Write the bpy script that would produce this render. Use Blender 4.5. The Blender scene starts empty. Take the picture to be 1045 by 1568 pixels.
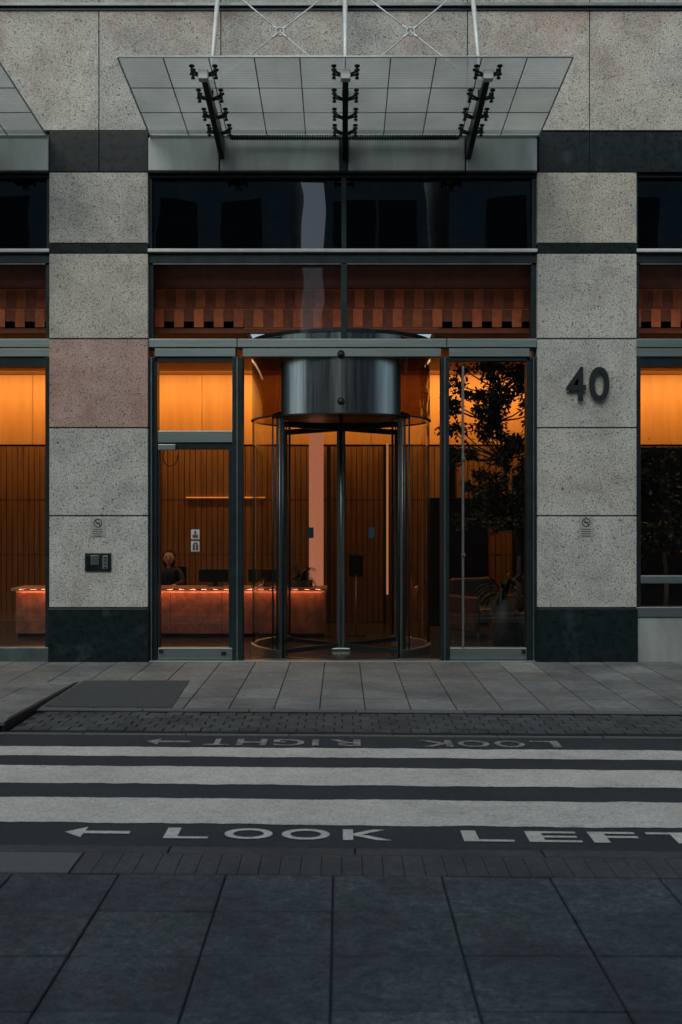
import bpy, bmesh, math, random
from mathutils import Vector, Matrix
random.seed(7)
S=bpy.context.scene
S.view_settings.view_transform='Standard'; S.view_settings.look='None'; S.view_settings.exposure=0
COL=S.collection
PI=math.pi
# image pixel coordinates -> metres at the facade plane (134 pixels per metre)
EX=lambda u:(u-522)/134.0
EZ=lambda v:(1013.8-v)/134.0
CY=-13.0; CH=1.67

# ------------------------------------------------------------------ materials
def newmat(name):
    m=bpy.data.materials.new(name); m.use_nodes=True
    nt=m.node_tree; nt.nodes.clear()
    o=nt.nodes.new('ShaderNodeOutputMaterial')
    return m,nt,o
def N(nt,t,**k):
    n=nt.nodes.new(t)
    for a,b in k.items():
        if hasattr(n,a): setattr(n,a,b)
        else: n.inputs[a.replace('_',' ')].default_value=b
    return n
def ramp(nt,src,p0,c0,p1,c1):
    r=nt.nodes.new('ShaderNodeValToRGB'); e=r.color_ramp.elements
    e[0].position=p0; e[0].color=(*c0,1) if len(c0)==3 else c0
    e[1].position=p1; e[1].color=(*c1,1) if len(c1)==3 else c1
    nt.links.new(src,r.inputs[0]); return r.outputs[0]
def mixc(nt,mode,f,a,b):
    m=nt.nodes.new('ShaderNodeMixRGB'); m.blend_type=mode
    for i,v in ((0,f),(1,a),(2,b)):
        if isinstance(v,bpy.types.NodeSocket): nt.links.new(v,m.inputs[i])
        elif i==0: m.inputs[0].default_value=v
        else: m.inputs[i].default_value=(*v,1)
    return m.outputs[0]
def M(name,base,rough=.6,metal=0.,nscale=0,namt=.3,bscale=0,bstr=.2,attr=False,stain=None,spec=.5,roughvar=0,stretch=None,emis=None,aniso=0,mott=None):
    m,nt,o=newmat(name)
    p=nt.nodes.new('ShaderNodeBsdfPrincipled'); nt.links.new(p.outputs[0],o.inputs[0])
    p.inputs['Roughness'].default_value=rough; p.inputs['Metallic'].default_value=metal
    p.inputs['Specular IOR Level'].default_value=spec
    if aniso: p.inputs['Anisotropic'].default_value=aniso
    g=nt.nodes.new('ShaderNodeNewGeometry'); vec=g.outputs['Position']
    if stretch:
        mp=nt.nodes.new('ShaderNodeMapping'); mp.inputs['Scale'].default_value=stretch
        nt.links.new(vec,mp.inputs[0]); vec=mp.outputs[0]
    c=None
    if nscale:
        n=N(nt,'ShaderNodeTexNoise',Scale=nscale,Detail=6.,Roughness=.65); nt.links.new(vec,n.inputs['Vector'])
        lo=tuple(x*(1-namt) for x in base); hi=tuple(min(1,x*(1+namt)) for x in base)
        c=ramp(nt,n.outputs[0],.3,lo,.7,hi)
        if roughvar:
            mr=N(nt,'ShaderNodeMapRange'); mr.inputs[3].default_value=max(0.02,rough-roughvar); mr.inputs[4].default_value=min(1,rough+roughvar)
            nt.links.new(n.outputs[0],mr.inputs[0]); nt.links.new(mr.outputs[0],p.inputs['Roughness'])
    if stain:
        n=N(nt,'ShaderNodeTexNoise',Scale=stain[0],Detail=5.,Roughness=.6); nt.links.new(g.outputs['Position'],n.inputs['Vector'])
        f=ramp(nt,n.outputs[0],stain[2],(0,0,0),stain[3],(1,1,1))
        c=mixc(nt,'MIX',f,c if c else base,stain[1])
    if mott:
        for sc,lo,hi in mott:
            n=N(nt,'ShaderNodeTexNoise',Scale=sc,Detail=5.,Roughness=.8); nt.links.new(g.outputs['Position'],n.inputs['Vector'])
            c=mixc(nt,'MULTIPLY',1.,c if c else base,ramp(nt,n.outputs[0],.38,(lo,)*3,.62,(hi,)*3))
    if attr:
        a=N(nt,'ShaderNodeAttribute',attribute_name='Col')
        c=mixc(nt,'MULTIPLY',1.,c if c else base,a.outputs['Color'])
    if c: nt.links.new(c,p.inputs['Base Color'])
    else: p.inputs['Base Color'].default_value=(*base,1)
    if bscale:
        n=N(nt,'ShaderNodeTexNoise',Scale=bscale,Detail=4.); nt.links.new(vec,n.inputs['Vector'])
        b=N(nt,'ShaderNodeBump',Strength=bstr,Distance=.01); nt.links.new(n.outputs[0],b.inputs['Height'])
        nt.links.new(b.outputs[0],p.inputs['Normal'])
    if emis:
        p.inputs['Emission Color'].default_value=(*emis[0],1); p.inputs['Emission Strength'].default_value=emis[1]
    return m
def granite(name,base,pink=.0):
    m,nt,o=newmat(name)
    p=nt.nodes.new('ShaderNodeBsdfPrincipled'); nt.links.new(p.outputs[0],o.inputs[0]); p.inputs['Roughness'].default_value=.8
    g=nt.nodes.new('ShaderNodeNewGeometry'); pos=g.outputs['Position']
    n1=N(nt,'ShaderNodeTexNoise',Scale=55.,Detail=5.,Roughness=.9); nt.links.new(pos,n1.inputs['Vector'])
    c=ramp(nt,n1.outputs[0],.38,tuple(x*.56 for x in base),.60,tuple(min(1,x*1.28) for x in base))
    n2=N(nt,'ShaderNodeTexNoise',Scale=.9,Detail=7.,Roughness=.75); nt.links.new(pos,n2.inputs['Vector'])
    f=ramp(nt,n2.outputs[0],.46-pink*.2,(0,0,0),.66-pink*.1,(1,1,1))
    s=N(nt,'ShaderNodeSeparateXYZ'); nt.links.new(pos,s.inputs[0])
    mr=N(nt,'ShaderNodeMapRange'); mr.inputs[1].default_value=6.4; mr.inputs[2].default_value=7.5
    mr.inputs[3].default_value=.12+pink; mr.inputs[4].default_value=.85
    nt.links.new(s.outputs[2],mr.inputs[0])
    mu=N(nt,'ShaderNodeMath',operation='MULTIPLY'); nt.links.new(f,mu.inputs[0]); nt.links.new(mr.outputs[0],mu.inputs[1])
    c=mixc(nt,'MIX',mu.outputs[0],c,(base[0]*.80,base[1]*.50,base[2]*.41))
    n3=N(nt,'ShaderNodeTexNoise',Scale=2.2,Detail=8.,Roughness=.72); nt.links.new(pos,n3.inputs['Vector'])
    c=mixc(nt,'MULTIPLY',.85,c,ramp(nt,n3.outputs[0],.33,(.66,.66,.66),.6,(1.14,1.14,1.13)))
    dn=N(nt,'ShaderNodeTexNoise',Scale=34.,Detail=3.); nt.links.new(pos,dn.inputs['Vector'])
    dv=N(nt,'ShaderNodeVectorMath',operation='MULTIPLY_ADD'); nt.links.new(dn.outputs['Color'],dv.inputs[0]); dv.inputs[1].default_value=(.05,.05,.05); nt.links.new(pos,dv.inputs[2])
    v=N(nt,'ShaderNodeTexVoronoi',Scale=27.); nt.links.new(dv.outputs[0],v.inputs['Vector'])
    v2=N(nt,'ShaderNodeTexVoronoi',Scale=52.); nt.links.new(dv.outputs[0],v2.inputs['Vector'])
    pit=ramp(nt,v.outputs['Distance'],.18,(0,0,0),.36,(1,1,1))
    pit2=ramp(nt,v2.outputs['Distance'],.18,(.2,.2,.2),.36,(1,1,1))
    sel=ramp(nt,v.outputs['Color'],.38,(0,0,0),.52,(1,1,1))
    sel2=ramp(nt,v2.outputs['Color'],.48,(0,0,0),.6,(1,1,1))
    pm=mixc(nt,'LIGHTEN',1.,pit,sel); pm2=mixc(nt,'LIGHTEN',1.,pit2,sel2)
    pp=mixc(nt,'MULTIPLY',1.,pm,pm2)
    c=mixc(nt,'MULTIPLY',.78,c,pp)
    a=N(nt,'ShaderNodeAttribute',attribute_name='Col'); c=mixc(nt,'MULTIPLY',1.,c,a.outputs['Color'])
    nt.links.new(c,p.inputs['Base Color'])
    b=N(nt,'ShaderNodeBump',Strength=.6,Distance=.008); nt.links.new(pp,b.inputs['Height']); nt.links.new(b.outputs[0],p.inputs['Normal'])
    return m
def glassmat(name,tint,refl=.07,rough=0.0):
    m,nt,o=newmat(name)
    lw=N(nt,'ShaderNodeLayerWeight',Blend=.5)
    pw=N(nt,'ShaderNodeMath',operation='POWER'); nt.links.new(lw.outputs['Facing'],pw.inputs[0]); pw.inputs[1].default_value=4.
    ma=N(nt,'ShaderNodeMath',operation='MULTIPLY_ADD'); nt.links.new(pw.outputs[0],ma.inputs[0]); ma.inputs[1].default_value=.85; ma.inputs[2].default_value=refl
    t=nt.nodes.new('ShaderNodeBsdfTransparent'); t.inputs[0].default_value=(*tint,1)
    gl=nt.nodes.new('ShaderNodeBsdfGlossy'); gl.inputs['Roughness'].default_value=rough; gl.inputs[0].default_value=(.80,.95,1,1)
    n=N(nt,'ShaderNodeTexNoise',Scale=1.3,Detail=1.); g=nt.nodes.new('ShaderNodeNewGeometry'); nt.links.new(g.outputs['Position'],n.inputs['Vector'])
    b=N(nt,'ShaderNodeBump',Strength=.25,Distance=.01); nt.links.new(n.outputs[0],b.inputs['Height']); nt.links.new(b.outputs[0],gl.inputs['Normal'])
    mx=nt.nodes.new('ShaderNodeMixShader'); nt.links.new(ma.outputs[0],mx.inputs[0]); nt.links.new(t.outputs[0],mx.inputs[1]); nt.links.new(gl.outputs[0],mx.inputs[2])
    nt.links.new(mx.outputs[0],o.inputs[0]); return m
def fritmat():
    m,nt,o=newmat('fritted_glass')
    g=nt.nodes.new('ShaderNodeNewGeometry'); s=N(nt,'ShaderNodeSeparateXYZ'); nt.links.new(g.outputs['Position'],s.inputs[0])
    mu=N(nt,'ShaderNodeMath',operation='MULTIPLY'); nt.links.new(s.outputs[1],mu.inputs[0]); mu.inputs[1].default_value=2*PI/.052
    si=N(nt,'ShaderNodeMath',operation='SINE'); nt.links.new(mu.outputs[0],si.inputs[0])
    mr=N(nt,'ShaderNodeMapRange'); nt.links.new(si.outputs[0],mr.inputs[0]); mr.inputs[1].default_value=-1; mr.inputs[2].default_value=1; mr.inputs[3].default_value=.58; mr.inputs[4].default_value=.74
    t=nt.nodes.new('ShaderNodeBsdfTransparent'); t.inputs[0].default_value=(.80,.86,.84,1)
    n=N(nt,'ShaderNodeTexNoise',Scale=1.2,Detail=6.); nt.links.new(g.outputs['Position'],n.inputs['Vector'])
    tr=nt.nodes.new('ShaderNodeBsdfTranslucent')
    cc=ramp(nt,n.outputs[0],.3,(.29,.33,.32),.7,(.46,.50,.48))
    a=N(nt,'ShaderNodeAttribute',attribute_name='Col'); cc=mixc(nt,'MULTIPLY',1.,cc,a.outputs['Color']); nt.links.new(cc,tr.inputs[0])
    df=nt.nodes.new('ShaderNodeBsdfDiffuse'); nt.links.new(cc,df.inputs[0])
    m1=nt.nodes.new('ShaderNodeMixShader'); m1.inputs[0].default_value=.35; nt.links.new(tr.outputs[0],m1.inputs[1]); nt.links.new(df.outputs[0],m1.inputs[2])
    mx=nt.nodes.new('ShaderNodeMixShader'); nt.links.new(mr.outputs[0],mx.inputs[0]); nt.links.new(t.outputs[0],mx.inputs[1]); nt.links.new(m1.outputs[0],mx.inputs[2])
    nt.links.new(mx.outputs[0],o.inputs[0]); return m

STONE=granite('pitted_granite',(.425,.43,.395))
STONEP=granite('pink_granite',(.41,.32,.285),pink=.5)
DGRAN=M('dark_granite',(.006,.0125,.0145),.3,nscale=14,namt=.6,stain=(3.2,(.034,.052,.053),.58,.80),roughvar=.1,spec=.3)
MORTAR=M('joint_mortar',(.018,.020,.020),.95)
STEEL=M('brushed_steel',(.27,.32,.33),.24,1,nscale=3,namt=.35,roughvar=.08,stretch=(12,12,.25))  # brushed grain whose vertical colour streaks also imitate reflections of the street
STEELH=M('satin_steel_rail',(.25,.31,.31),.42,1,nscale=3,namt=.2,roughvar=.08,stretch=(.6,60,60))
BRONZE=M('dark_bronze_frame',(.020,.033,.038),.38,.6,nscale=6,namt=.3)
MIDST=M('grey_frame',(.13,.165,.17),.4,.8,nscale=6,namt=.25)
BLACK=M('black_metal',(.008,.012,.013),.4,.3,nscale=20,namt=.4)
PAINTW=M('white_painted_steel',(.52,.56,.54),.45,.2,nscale=9,namt=.12)
PANEL=M('fascia_panel',(.31,.35,.34),.45,.35,nscale=1.5,namt=.25,roughvar=.1,stretch=(2.5,2.5,.5))
GLASS=glassmat('clear_glass',(.90,.89,.86),.03)
GLASSB=glassmat('clerestory_glass',(.76,.74,.70),.02)
GLASSD=glassmat('tinted_glass',(.10,.15,.17),.065)
GLASSC=glassmat('curved_glass',(.86,.85,.82),.04)
GLASSBR=glassmat('bronze_drum_glass',(.34,.25,.20),.12)
FRIT=fritmat()
WOOD=M('amber_wood',(.56,.27,.075),.5,nscale=1.6,namt=.16,stretch=(4,4,.4))
WOODD=M('walnut_slats',(.20,.092,.026),.45,nscale=3,namt=.4,stretch=(8,8,.4))
DARKW=M('dark_partition',(.009,.009,.009),.35,nscale=5,namt=.4)
LOBF=M('lobby_floor',(.035,.030,.028),.18,nscale=4,namt=.3)
CEIL=M('lobby_ceiling',(.40,.24,.10),.8,nscale=3,namt=.1)
REDW=M('red_tile_wall',(.13,.045,.03),.6,nscale=12,namt=.3)
REDT=M('orange_tile',(.42,.14,.062),.6,nscale=10,namt=.3,attr=True)
NUM=M('numeral_steel',(.022,.031,.034),.4,.5,nscale=30,namt=.2)
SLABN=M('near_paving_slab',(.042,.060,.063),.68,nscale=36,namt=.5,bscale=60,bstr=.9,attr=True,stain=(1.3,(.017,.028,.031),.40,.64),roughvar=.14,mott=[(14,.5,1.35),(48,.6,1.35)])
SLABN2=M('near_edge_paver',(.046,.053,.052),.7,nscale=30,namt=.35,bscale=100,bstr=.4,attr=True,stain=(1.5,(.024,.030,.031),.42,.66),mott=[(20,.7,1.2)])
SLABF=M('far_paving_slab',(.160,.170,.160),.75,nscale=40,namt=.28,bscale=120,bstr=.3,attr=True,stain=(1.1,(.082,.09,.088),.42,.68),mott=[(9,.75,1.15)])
SETT=M('sett_stone',(.044,.056,.058),.7,nscale=30,namt=.35,bscale=90,bstr=.4,attr=True,stain=(2,(.027,.033,.034),.42,.65))
KERB=M('kerb_granite',(.086,.10,.096),.75,nscale=60,namt=.4,bscale=80,bstr=.3,attr=True)
ASPH=M('asphalt',(.015,.024,.028),.8,nscale=100,namt=.9,bscale=150,bstr=1.,stain=(2.2,(.025,.035,.039),.45,.75),mott=[(35,.55,1.4)])
PATCH=M('asphalt_patch',(.044,.052,.052),.85,nscale=120,namt=.4,bscale=150,bstr=.6,mott=[(18,.7,1.25)])
EARTH=M('ground_earth',(.05,.05,.05),.9,nscale=1,namt=.3)
def paintmat(name,lo,hi,w0,w1):
    m,nt,o=newmat(name)
    p=nt.nodes.new('ShaderNodeBsdfPrincipled'); nt.links.new(p.outputs[0],o.inputs[0]); p.inputs['Roughness'].default_value=.65
    g=nt.nodes.new('ShaderNodeNewGeometry'); pos=g.outputs['Position']
    n=N(nt,'ShaderNodeTexNoise',Scale=9.,Detail=14.,Roughness=.95); nt.links.new(pos,n.inputs['Vector'])
    f=ramp(nt,n.outputs[0],w0,(1,1,1),w1,(0,0,0))
    n2=N(nt,'ShaderNodeTexNoise',Scale=1.5,Detail=8.,Roughness=.75); nt.links.new(pos,n2.inputs['Vector'])
    c=ramp(nt,n2.outputs[0],.3,lo,.7,hi)
    n4=N(nt,'ShaderNodeTexNoise',Scale=60.,Detail=4.,Roughness=.85); nt.links.new(pos,n4.inputs['Vector'])
    c=mixc(nt,'MULTIPLY',1.,c,ramp(nt,n4.outputs[0],.36,(.55,.55,.55),.56,(1.08,1.08,1.08)))
    c=mixc(nt,'MIX',f,c,(.05,.058,.06)); nt.links.new(c,p.inputs['Base Color'])
    b=N(nt,'ShaderNodeBump',Strength=.5,Distance=.005); nt.links.new(n4.outputs[0],b.inputs['Height']); nt.links.new(b.outputs[0],p.inputs['Normal'])
    return m
PAINT=paintmat('worn_road_paint',(.38,.38,.335),(.58,.575,.51),.40,.45)
PAINTO=paintmat('very_worn_road_paint',(.20,.21,.195),(.36,.365,.335),.46,.53)

# ------------------------------------------------------------------ mesh helpers
def empty(name,loc=(0,0,0),parent=None):
    e=bpy.data.objects.new(name,None); e.location=loc; COL.objects.link(e); e.parent=parent; return e
def link(name,me,mat,parent=None,smooth=False):
    o=bpy.data.objects.new(name,me); COL.objects.link(o); o.parent=parent
    for mm in (mat if isinstance(mat,(list,tuple)) else [mat]): me.materials.append(mm)
    if smooth:
        for p in me.polygons: p.use_smooth=True
    return o
def setcol(me,cols=None,v=1.0):
    a=me.color_attributes.new('Col','FLOAT_COLOR','CORNER')
    for p in me.polygons:
        c=(v,v,v) if cols is None else cols[p.index]
        for li in p.loop_indices: a.data[li].color=(c[0],c[1],c[2],1)
def boxes(name,L,mat,parent=None,bevel=0,var=0.0,tints=None):
    """L: list of (x0,x1,y0,y1,z0,z1)"""
    V=[];F=[];C=[]
    for bi,(x0,x1,y0,y1,z0,z1) in enumerate(L):
        bm=bmesh.new(); bmesh.ops.create_cube(bm,size=1)
        for v in bm.verts:
            v.co=Vector(((x0+x1)/2+v.co.x*(x1-x0),(y0+y1)/2+v.co.y*(y1-y0),(z0+z1)/2+v.co.z*(z1-z0)))
        if bevel:
            b=min(bevel,.3*min(abs(x1-x0),abs(y1-y0),abs(z1-z0)))
            bmesh.ops.bevel(bm,geom=bm.edges[:],offset=b,segments=2,affect='EDGES',profile=.5)
        base=len(V); bm.verts.index_update()
        V+= [tuple(v.co) for v in bm.verts]
        g=1+random.uniform(-var,var); t=tints[bi] if tints else (1,1,1)
        for f in bm.faces:
            F.append([base+v.index for v in f.verts]); C.append((g*t[0],g*t[1],g*t[2]))
        bm.free()
    me=bpy.data.meshes.new(name); me.from_pydata(V,[],F); me.update(); setcol(me,C)
    return link(name,me,mat,parent)
def poly(name,pts,z,mat,parent=None,thick=0):
    bm=bmesh.new(); vs=[bm.verts.new((p[0],p[1],p[2] if len(p)>2 else z)) for p in pts]; f=bm.faces.new(vs)
    f.normal_update()
    if f.normal.z<0: f.normal_flip()
    if thick:
        r=bmesh.ops.extrude_face_region(bm,geom=[f])
        for v in r['geom']:
            if isinstance(v,bmesh.types.BMVert): v.co.z-=thick
        bmesh.ops.recalc_face_normals(bm,faces=bm.faces[:])
    me=bpy.data.meshes.new(name); bm.to_mesh(me); bm.free(); setcol(me); return link(name,me,mat,parent)
def pane(name,x0,x1,z0,z1,y,mat,parent):
    me=bpy.data.meshes.new(name); me.from_pydata([(x0,y,z0),(x1,y,z0),(x1,y,z1),(x0,y,z1)],[],[(0,1,2,3)]); me.update()
    return link(name,me,mat,parent)
def cyl(name,p0,p1,r,mat,parent=None,seg=12,r2=None,smooth=True):
    p0=Vector(p0);p1=Vector(p1);d=p1-p0
    bm=bmesh.new(); bmesh.ops.create_cone(bm,cap_ends=True,segments=seg,radius1=r,radius2=r if r2 is None else r2,depth=d.length)
    R=d.to_track_quat('Z','Y').to_matrix().to_4x4()
    bmesh.ops.transform(bm,matrix=Matrix.Translation((p0+p1)/2)@R,verts=bm.verts)
    me=bpy.data.meshes.new(name); bm.to_mesh(me); bm.free()
    o=link(name,me,mat,parent)
    if smooth:
        for p in me.polygons: p.use_smooth=len(p.vertices)==4
    return o
def cyls(name,L,mat,parent=None,seg=10):
    bm=bmesh.new()
    for p0,p1,r,r2 in L:
        p0=Vector(p0);p1=Vector(p1);d=p1-p0
        R=d.to_track_quat('Z','Y').to_matrix().to_4x4()
        bmesh.ops.create_cone(bm,cap_ends=True,segments=seg,radius1=r,radius2=r2,depth=d.length,matrix=Matrix.Translation((p0+p1)/2)@R)
    me=bpy.data.meshes.new(name); bm.to_mesh(me); bm.free()
    for p in me.polygons: p.use_smooth=len(p.vertices)==4
    return link(name,me,mat,parent)
def ball(name,c,r,mat,parent=None,sc=(1,1,1),seg=20):
    bm=bmesh.new(); bmesh.ops.create_uvsphere(bm,u_segments=seg,v_segments=seg//2+2,radius=r)
    for v in bm.verts: v.co=Vector((v.co.x*sc[0]+c[0],v.co.y*sc[1]+c[1],v.co.z*sc[2]+c[2]))
    me=bpy.data.meshes.new(name); bm.to_mesh(me); bm.free(); return link(name,me,mat,parent,True)
def arcwall(name,cx,cy,r,a0,a1,z0,z1,mat,parent,seg=48,thick=0):
    V=[];F=[]
    for i in range(seg+1):
        a=a0+(a1-a0)*i/seg
        V+=[(cx+r*math.cos(a),cy+r*math.sin(a),z0),(cx+r*math.cos(a),cy+r*math.sin(a),z1)]
        if thick: V+=[(cx+(r-thick)*math.cos(a),cy+(r-thick)*math.sin(a),z0),(cx+(r-thick)*math.cos(a),cy+(r-thick)*math.sin(a),z1)]
    k=4 if thick else 2
    for i in range(seg):
        b=i*k;n=b+k
        F.append((b,n,n+1,b+1))
        if thick: F+=[(b+2,b+3,n+3,n+2),(b,b+2,n+2,n),(b+1,n+1,n+3,b+3)]
    if thick: F+=[(0,1,3,2),(seg*k,seg*k+2,seg*k+3,seg*k+1)]
    me=bpy.data.meshes.new(name); me.from_pydata(V,[],F); me.update()
    bm=bmesh.new(); bm.from_mesh(me)
    if thick: bmesh.ops.recalc_face_normals(bm,faces=bm.faces[:])
    bm.to_mesh(me); bm.free()
    o=link(name,me,mat,parent)
    for p in me.polygons: p.use_smooth= not thick
    return o
def textmesh(s,off=0.0,ext=0.0):
    cu=bpy.data.curves.new('t','FONT'); cu.body=s; cu.offset=off; cu.extrude=ext; cu.resolution_u=8
    ob=bpy.data.objects.new('t',cu); COL.objects.link(ob); bpy.context.view_layer.update()
    me=bpy.data.meshes.new_from_object(ob.evaluated_get(bpy.context.evaluated_depsgraph_get()))
    bpy.data.objects.remove(ob)
    vs=[v.co.copy() for v in me.vertices]; fs=[list(p.vertices) for p in me.polygons]
    xs=[v.x for v in vs]; ys=[v.y for v in vs]
    x0,x1,y0,y1=min(xs),max(xs),min(ys),max(ys)
    return [((v.x-x0)/(x1-x0),(v.y-y0)/(y1-y0),v.z) for v in vs],fs

def slabs(name,xs,ys,mat,parent,gap=.006,top=0.,var=.12,fy=None,fz=None,stag=0,jit=.0012,edge=.004):
    V=[];F=[];C=[]
    fy=fy or (lambda x,y:y); fz=fz or (lambda x,y:0)
    for j in range(len(ys)-1):
        offx=stag*(j%2)
        for i in range(len(xs)-1):
            x0=xs[i]+offx+gap/2;x1=xs[i+1]+offx-gap/2;y0=ys[j]+gap/2;y1=ys[j+1]-gap/2
            tz=top+random.uniform(-jit,jit); b=len(V); tl=[random.uniform(-jit,jit)*.8 for _ in range(4)]
            q=[(x0,y0),(x1,y0),(x1,y1),(x0,y1)]
            qi=[(x0+edge,y0+edge),(x1-edge,y0+edge),(x1-edge,y1-edge),(x0+edge,y1-edge)]
            for k,(x,y) in enumerate(qi): V.append((x,fy(x,y),tz+tl[k]+fz(x,y)))
            for k,(x,y) in enumerate(q): V.append((x,fy(x,y),tz-.004+tl[k]+fz(x,y)))
            for k,(x,y) in enumerate(q): V.append((x,fy(x,y),tz-.03+fz(x,y)))
            F.append((b,b+1,b+2,b+3))
            for k in range(4):
                n=(k+1)%4; F.append((b+4+k,b+4+n,b+n,b+k)); F.append((b+8+k,b+8+n,b+4+n,b+4+k))
            g=1+random.uniform(-var,var)
            if random.random()<.1: g*=1.16
            w=random.uniform(-.03,.03)
            C+= [(g*(1+w),g,g*(1-w))]+[(g*.6,g*.6,g*.6)]*8
    me=bpy.data.meshes.new(name); me.from_pydata(V,[],F); me.update(); setcol(me,C)
    return link(name,me,mat,parent)
def frange(a,b,s):
    r=[a]
    while r[-1]<b-1e-6: r.append(min(r[-1]+s,b))
    return r

# ------------------------------------------------------------------ ground, road, pavements
SK=-0.036                                  # the street runs slightly skew to the facade
yD=lambda d:CY+d
RZ=-.03
g=poly('ground',[(-400,-400),(400,-400),(400,400),(-400,400)],-.32,EARTH)
def rp(x,d): return (x,yD(d)+SK*x)
road=poly('road',[rp(-70,5.62),rp(70,5.62),rp(70,9.9),rp(-70,9.9)],RZ,ASPH)
mk=empty('crosswalk_markings')
def stripe(name,d0,d1,x0=-14,x1=14):
    n=900;V=[];F=[];w0=w1=0
    for i in range(n+1):
        x=x0+(x1-x0)*i/n
        w0=w0*.8+random.uniform(-.007,.007);w1=w1*.8+random.uniform(-.007,.007)
        a=rp(x,d0+w0);b=rp(x,d1+w1); V+=[(a[0],a[1],RZ+.004),(b[0],b[1],RZ+.004)]
    for i in range(n): F.append((i*2,i*2+2,i*2+3,i*2+1))
    me=bpy.data.meshes.new(name); me.from_pydata(V,[],F); me.update(); return link(name,me,PAINT,mk)
stripe('stripe_1',6.24,6.80); stripe('stripe_2',7.16,7.66); stripe('stripe_3',7.98,8.30)
def roadtext(name,items,mat,rot=False):
    V=[];F=[]
    for ch,x0,x1,d0,d1 in items:
        if ch=='<':
            vs=[(a,b,0) for a,b in [(0,.5),(.3,1),(.3,.62),(1,.62),(1,.38),(.3,.38),(.3,0)]]; fs=[list(range(7))]
        else: vs,fs=textmesh(ch,.018)
        b=len(V)
        for (u,w,_) in vs:
            if rot and ch!='<': u=1-u;w=1-w
            x=x0+(x1-x0)*u; p=rp(x,d0+(d1-d0)*w); V.append((p[0],p[1],RZ+.005))
        F+=[[b+i for i in f] for f in fs]
    me=bpy.data.meshes.new(name); me.from_pydata(V,[],F); me.update(); return link(name,me,mat,mk)
def rx(u,k=6.12/1742): return (u-522)*k
L=[('<',100,200),('L',255,322),('O',345,418),('O',432,505),('K',525,598),('L',705,780),('E',802,880),('F',897,968),('T',985,1075)]
roadtext('look_left_lettering',[(c,rx(a),rx(b),5.95,6.15) for c,a,b in L],PAINT)
k2=8.5/1742
L=[('<',222,290),('T',312,352),('H',362,408),('G',418,466),('I',478,488),('R',505,552),('K',640,692),('O',700,748),('O',756,802),('L',812,855)]
roadtext('look_right_lettering',[(c,rx(a,k2),rx(b,k2),8.38,8.62) for c,a,b in L],PAINTO,rot=True)
pv=empty('far_pavement')
poly('bedding',[rp(-70,9.70),rp(-2.66,9.70),rp(70,9.70),(70,6,0),(-70,6,0)],-.014,MORTAR,pv)
def fyf(x,y):
    t=min(1,max(0,(0.1-y)/3.4)); return y+SK*x*t
xs=[-12.035+.395*i for i in range(62)]
slabs('paving_slabs',xs,[yD(9.82),yD(10.4),yD(10.98),yD(11.56),yD(12.14),yD(12.72),yD(13.3)],SLABF,pv,fy=fyf,var=.15,stag=0)
slabs('kerb_stones',frange(-2.63,14,.92),[yD(9.69),yD(9.815)],KERB,pv,fy=fyf,var=.15,top=.0)
poly('kerb_face',[(-2.63,yD(9.69)+SK*-2.63-.002),(14,yD(9.69)+SK*14-.002),(14,yD(9.70)+SK*14),(-2.63,yD(9.70)+SK*-2.63)],-.008,BLACK,pv,thick=.02)
slabs('raised_corner_slabs',[-2.655-.40*i for i in range(24)][::-1],frange(yD(8.95),yD(11.3),.47),SLABF,pv,fy=fyf,fz=lambda x,y:.055*(yD(11.5)-y)/2.55+.004,var=.12)
poly('raised_corner_kerb',[(-2.652,yD(8.9),.058),(-2.630,yD(8.9),.058),(-2.630,yD(11.4),.006),(-2.652,yD(11.4),.006)],0,BLACK,pv,thick=.08)
slabs('corner_kerb_stones',frange(-12,-2.63,.9),[yD(8.8),yD(8.94)],KERB,pv,top=.06,fy=lambda x,y:y+SK*x*.9,var=.12)
poly('asphalt_patch',[(-2.60,yD(9.84)+.09),(-1.47,yD(9.84)+.05),(-1.53,yD(11.5)),(-2.60,yD(11.5))],.006,PATCH,pv)
slabs('gutter_setts',frange(-2.6,14,.150),[yD(8.86)+.137*i for i in range(7)],SETT,pv,top=RZ+.018,fy=lambda x,y:y+SK*x,var=.22,gap=.007,jit=.0025,edge=.004,stag=.06)
poly('sett_bedding',[rp(-2.62,8.84),rp(14,8.84),rp(14,9.7),rp(-2.62,9.7)],RZ+.006,MORTAR,pv)
slabs('channel_stones',frange(-14,14,.8),[yD(8.72),yD(8.79)],KERB,pv,top=RZ+.012,fy=lambda x,y:y+SK*x,var=.1)
pn=empty('near_pavement')
poly('bedding',[rp(-70,5.63),rp(70,5.63),(70,-40,0),(-70,-40,0)],-.014,MORTAR,pn)
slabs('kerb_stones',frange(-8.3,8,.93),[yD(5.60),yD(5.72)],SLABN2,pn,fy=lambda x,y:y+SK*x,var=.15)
poly('kerb_face',[rp(-8,5.725),rp(8,5.725),rp(8,5.735),rp(-8,5.735)],-.004,BLACK,pn,thick=.02)
def fyn(x,y):
    t=min(1,max(0,(y-yD(4.3))/1.3)); return y+SK*x*t
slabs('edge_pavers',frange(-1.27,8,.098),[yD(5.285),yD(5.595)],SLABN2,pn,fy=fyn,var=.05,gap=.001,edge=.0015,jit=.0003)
slabs('light_corner_slabs',[-5.3,-4.6,-4.0,-3.4,-2.8,-2.2,-1.72,-1.275],[yD(5.285),yD(5.595)],KERB,pn,fy=fyn,var=.15)
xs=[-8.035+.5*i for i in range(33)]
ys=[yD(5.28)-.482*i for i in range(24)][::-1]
slabs('paving_slabs',xs,ys,SLABN,pn,fy=fyn,var=.18,gap=.006,jit=.002,edge=.005)

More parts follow.
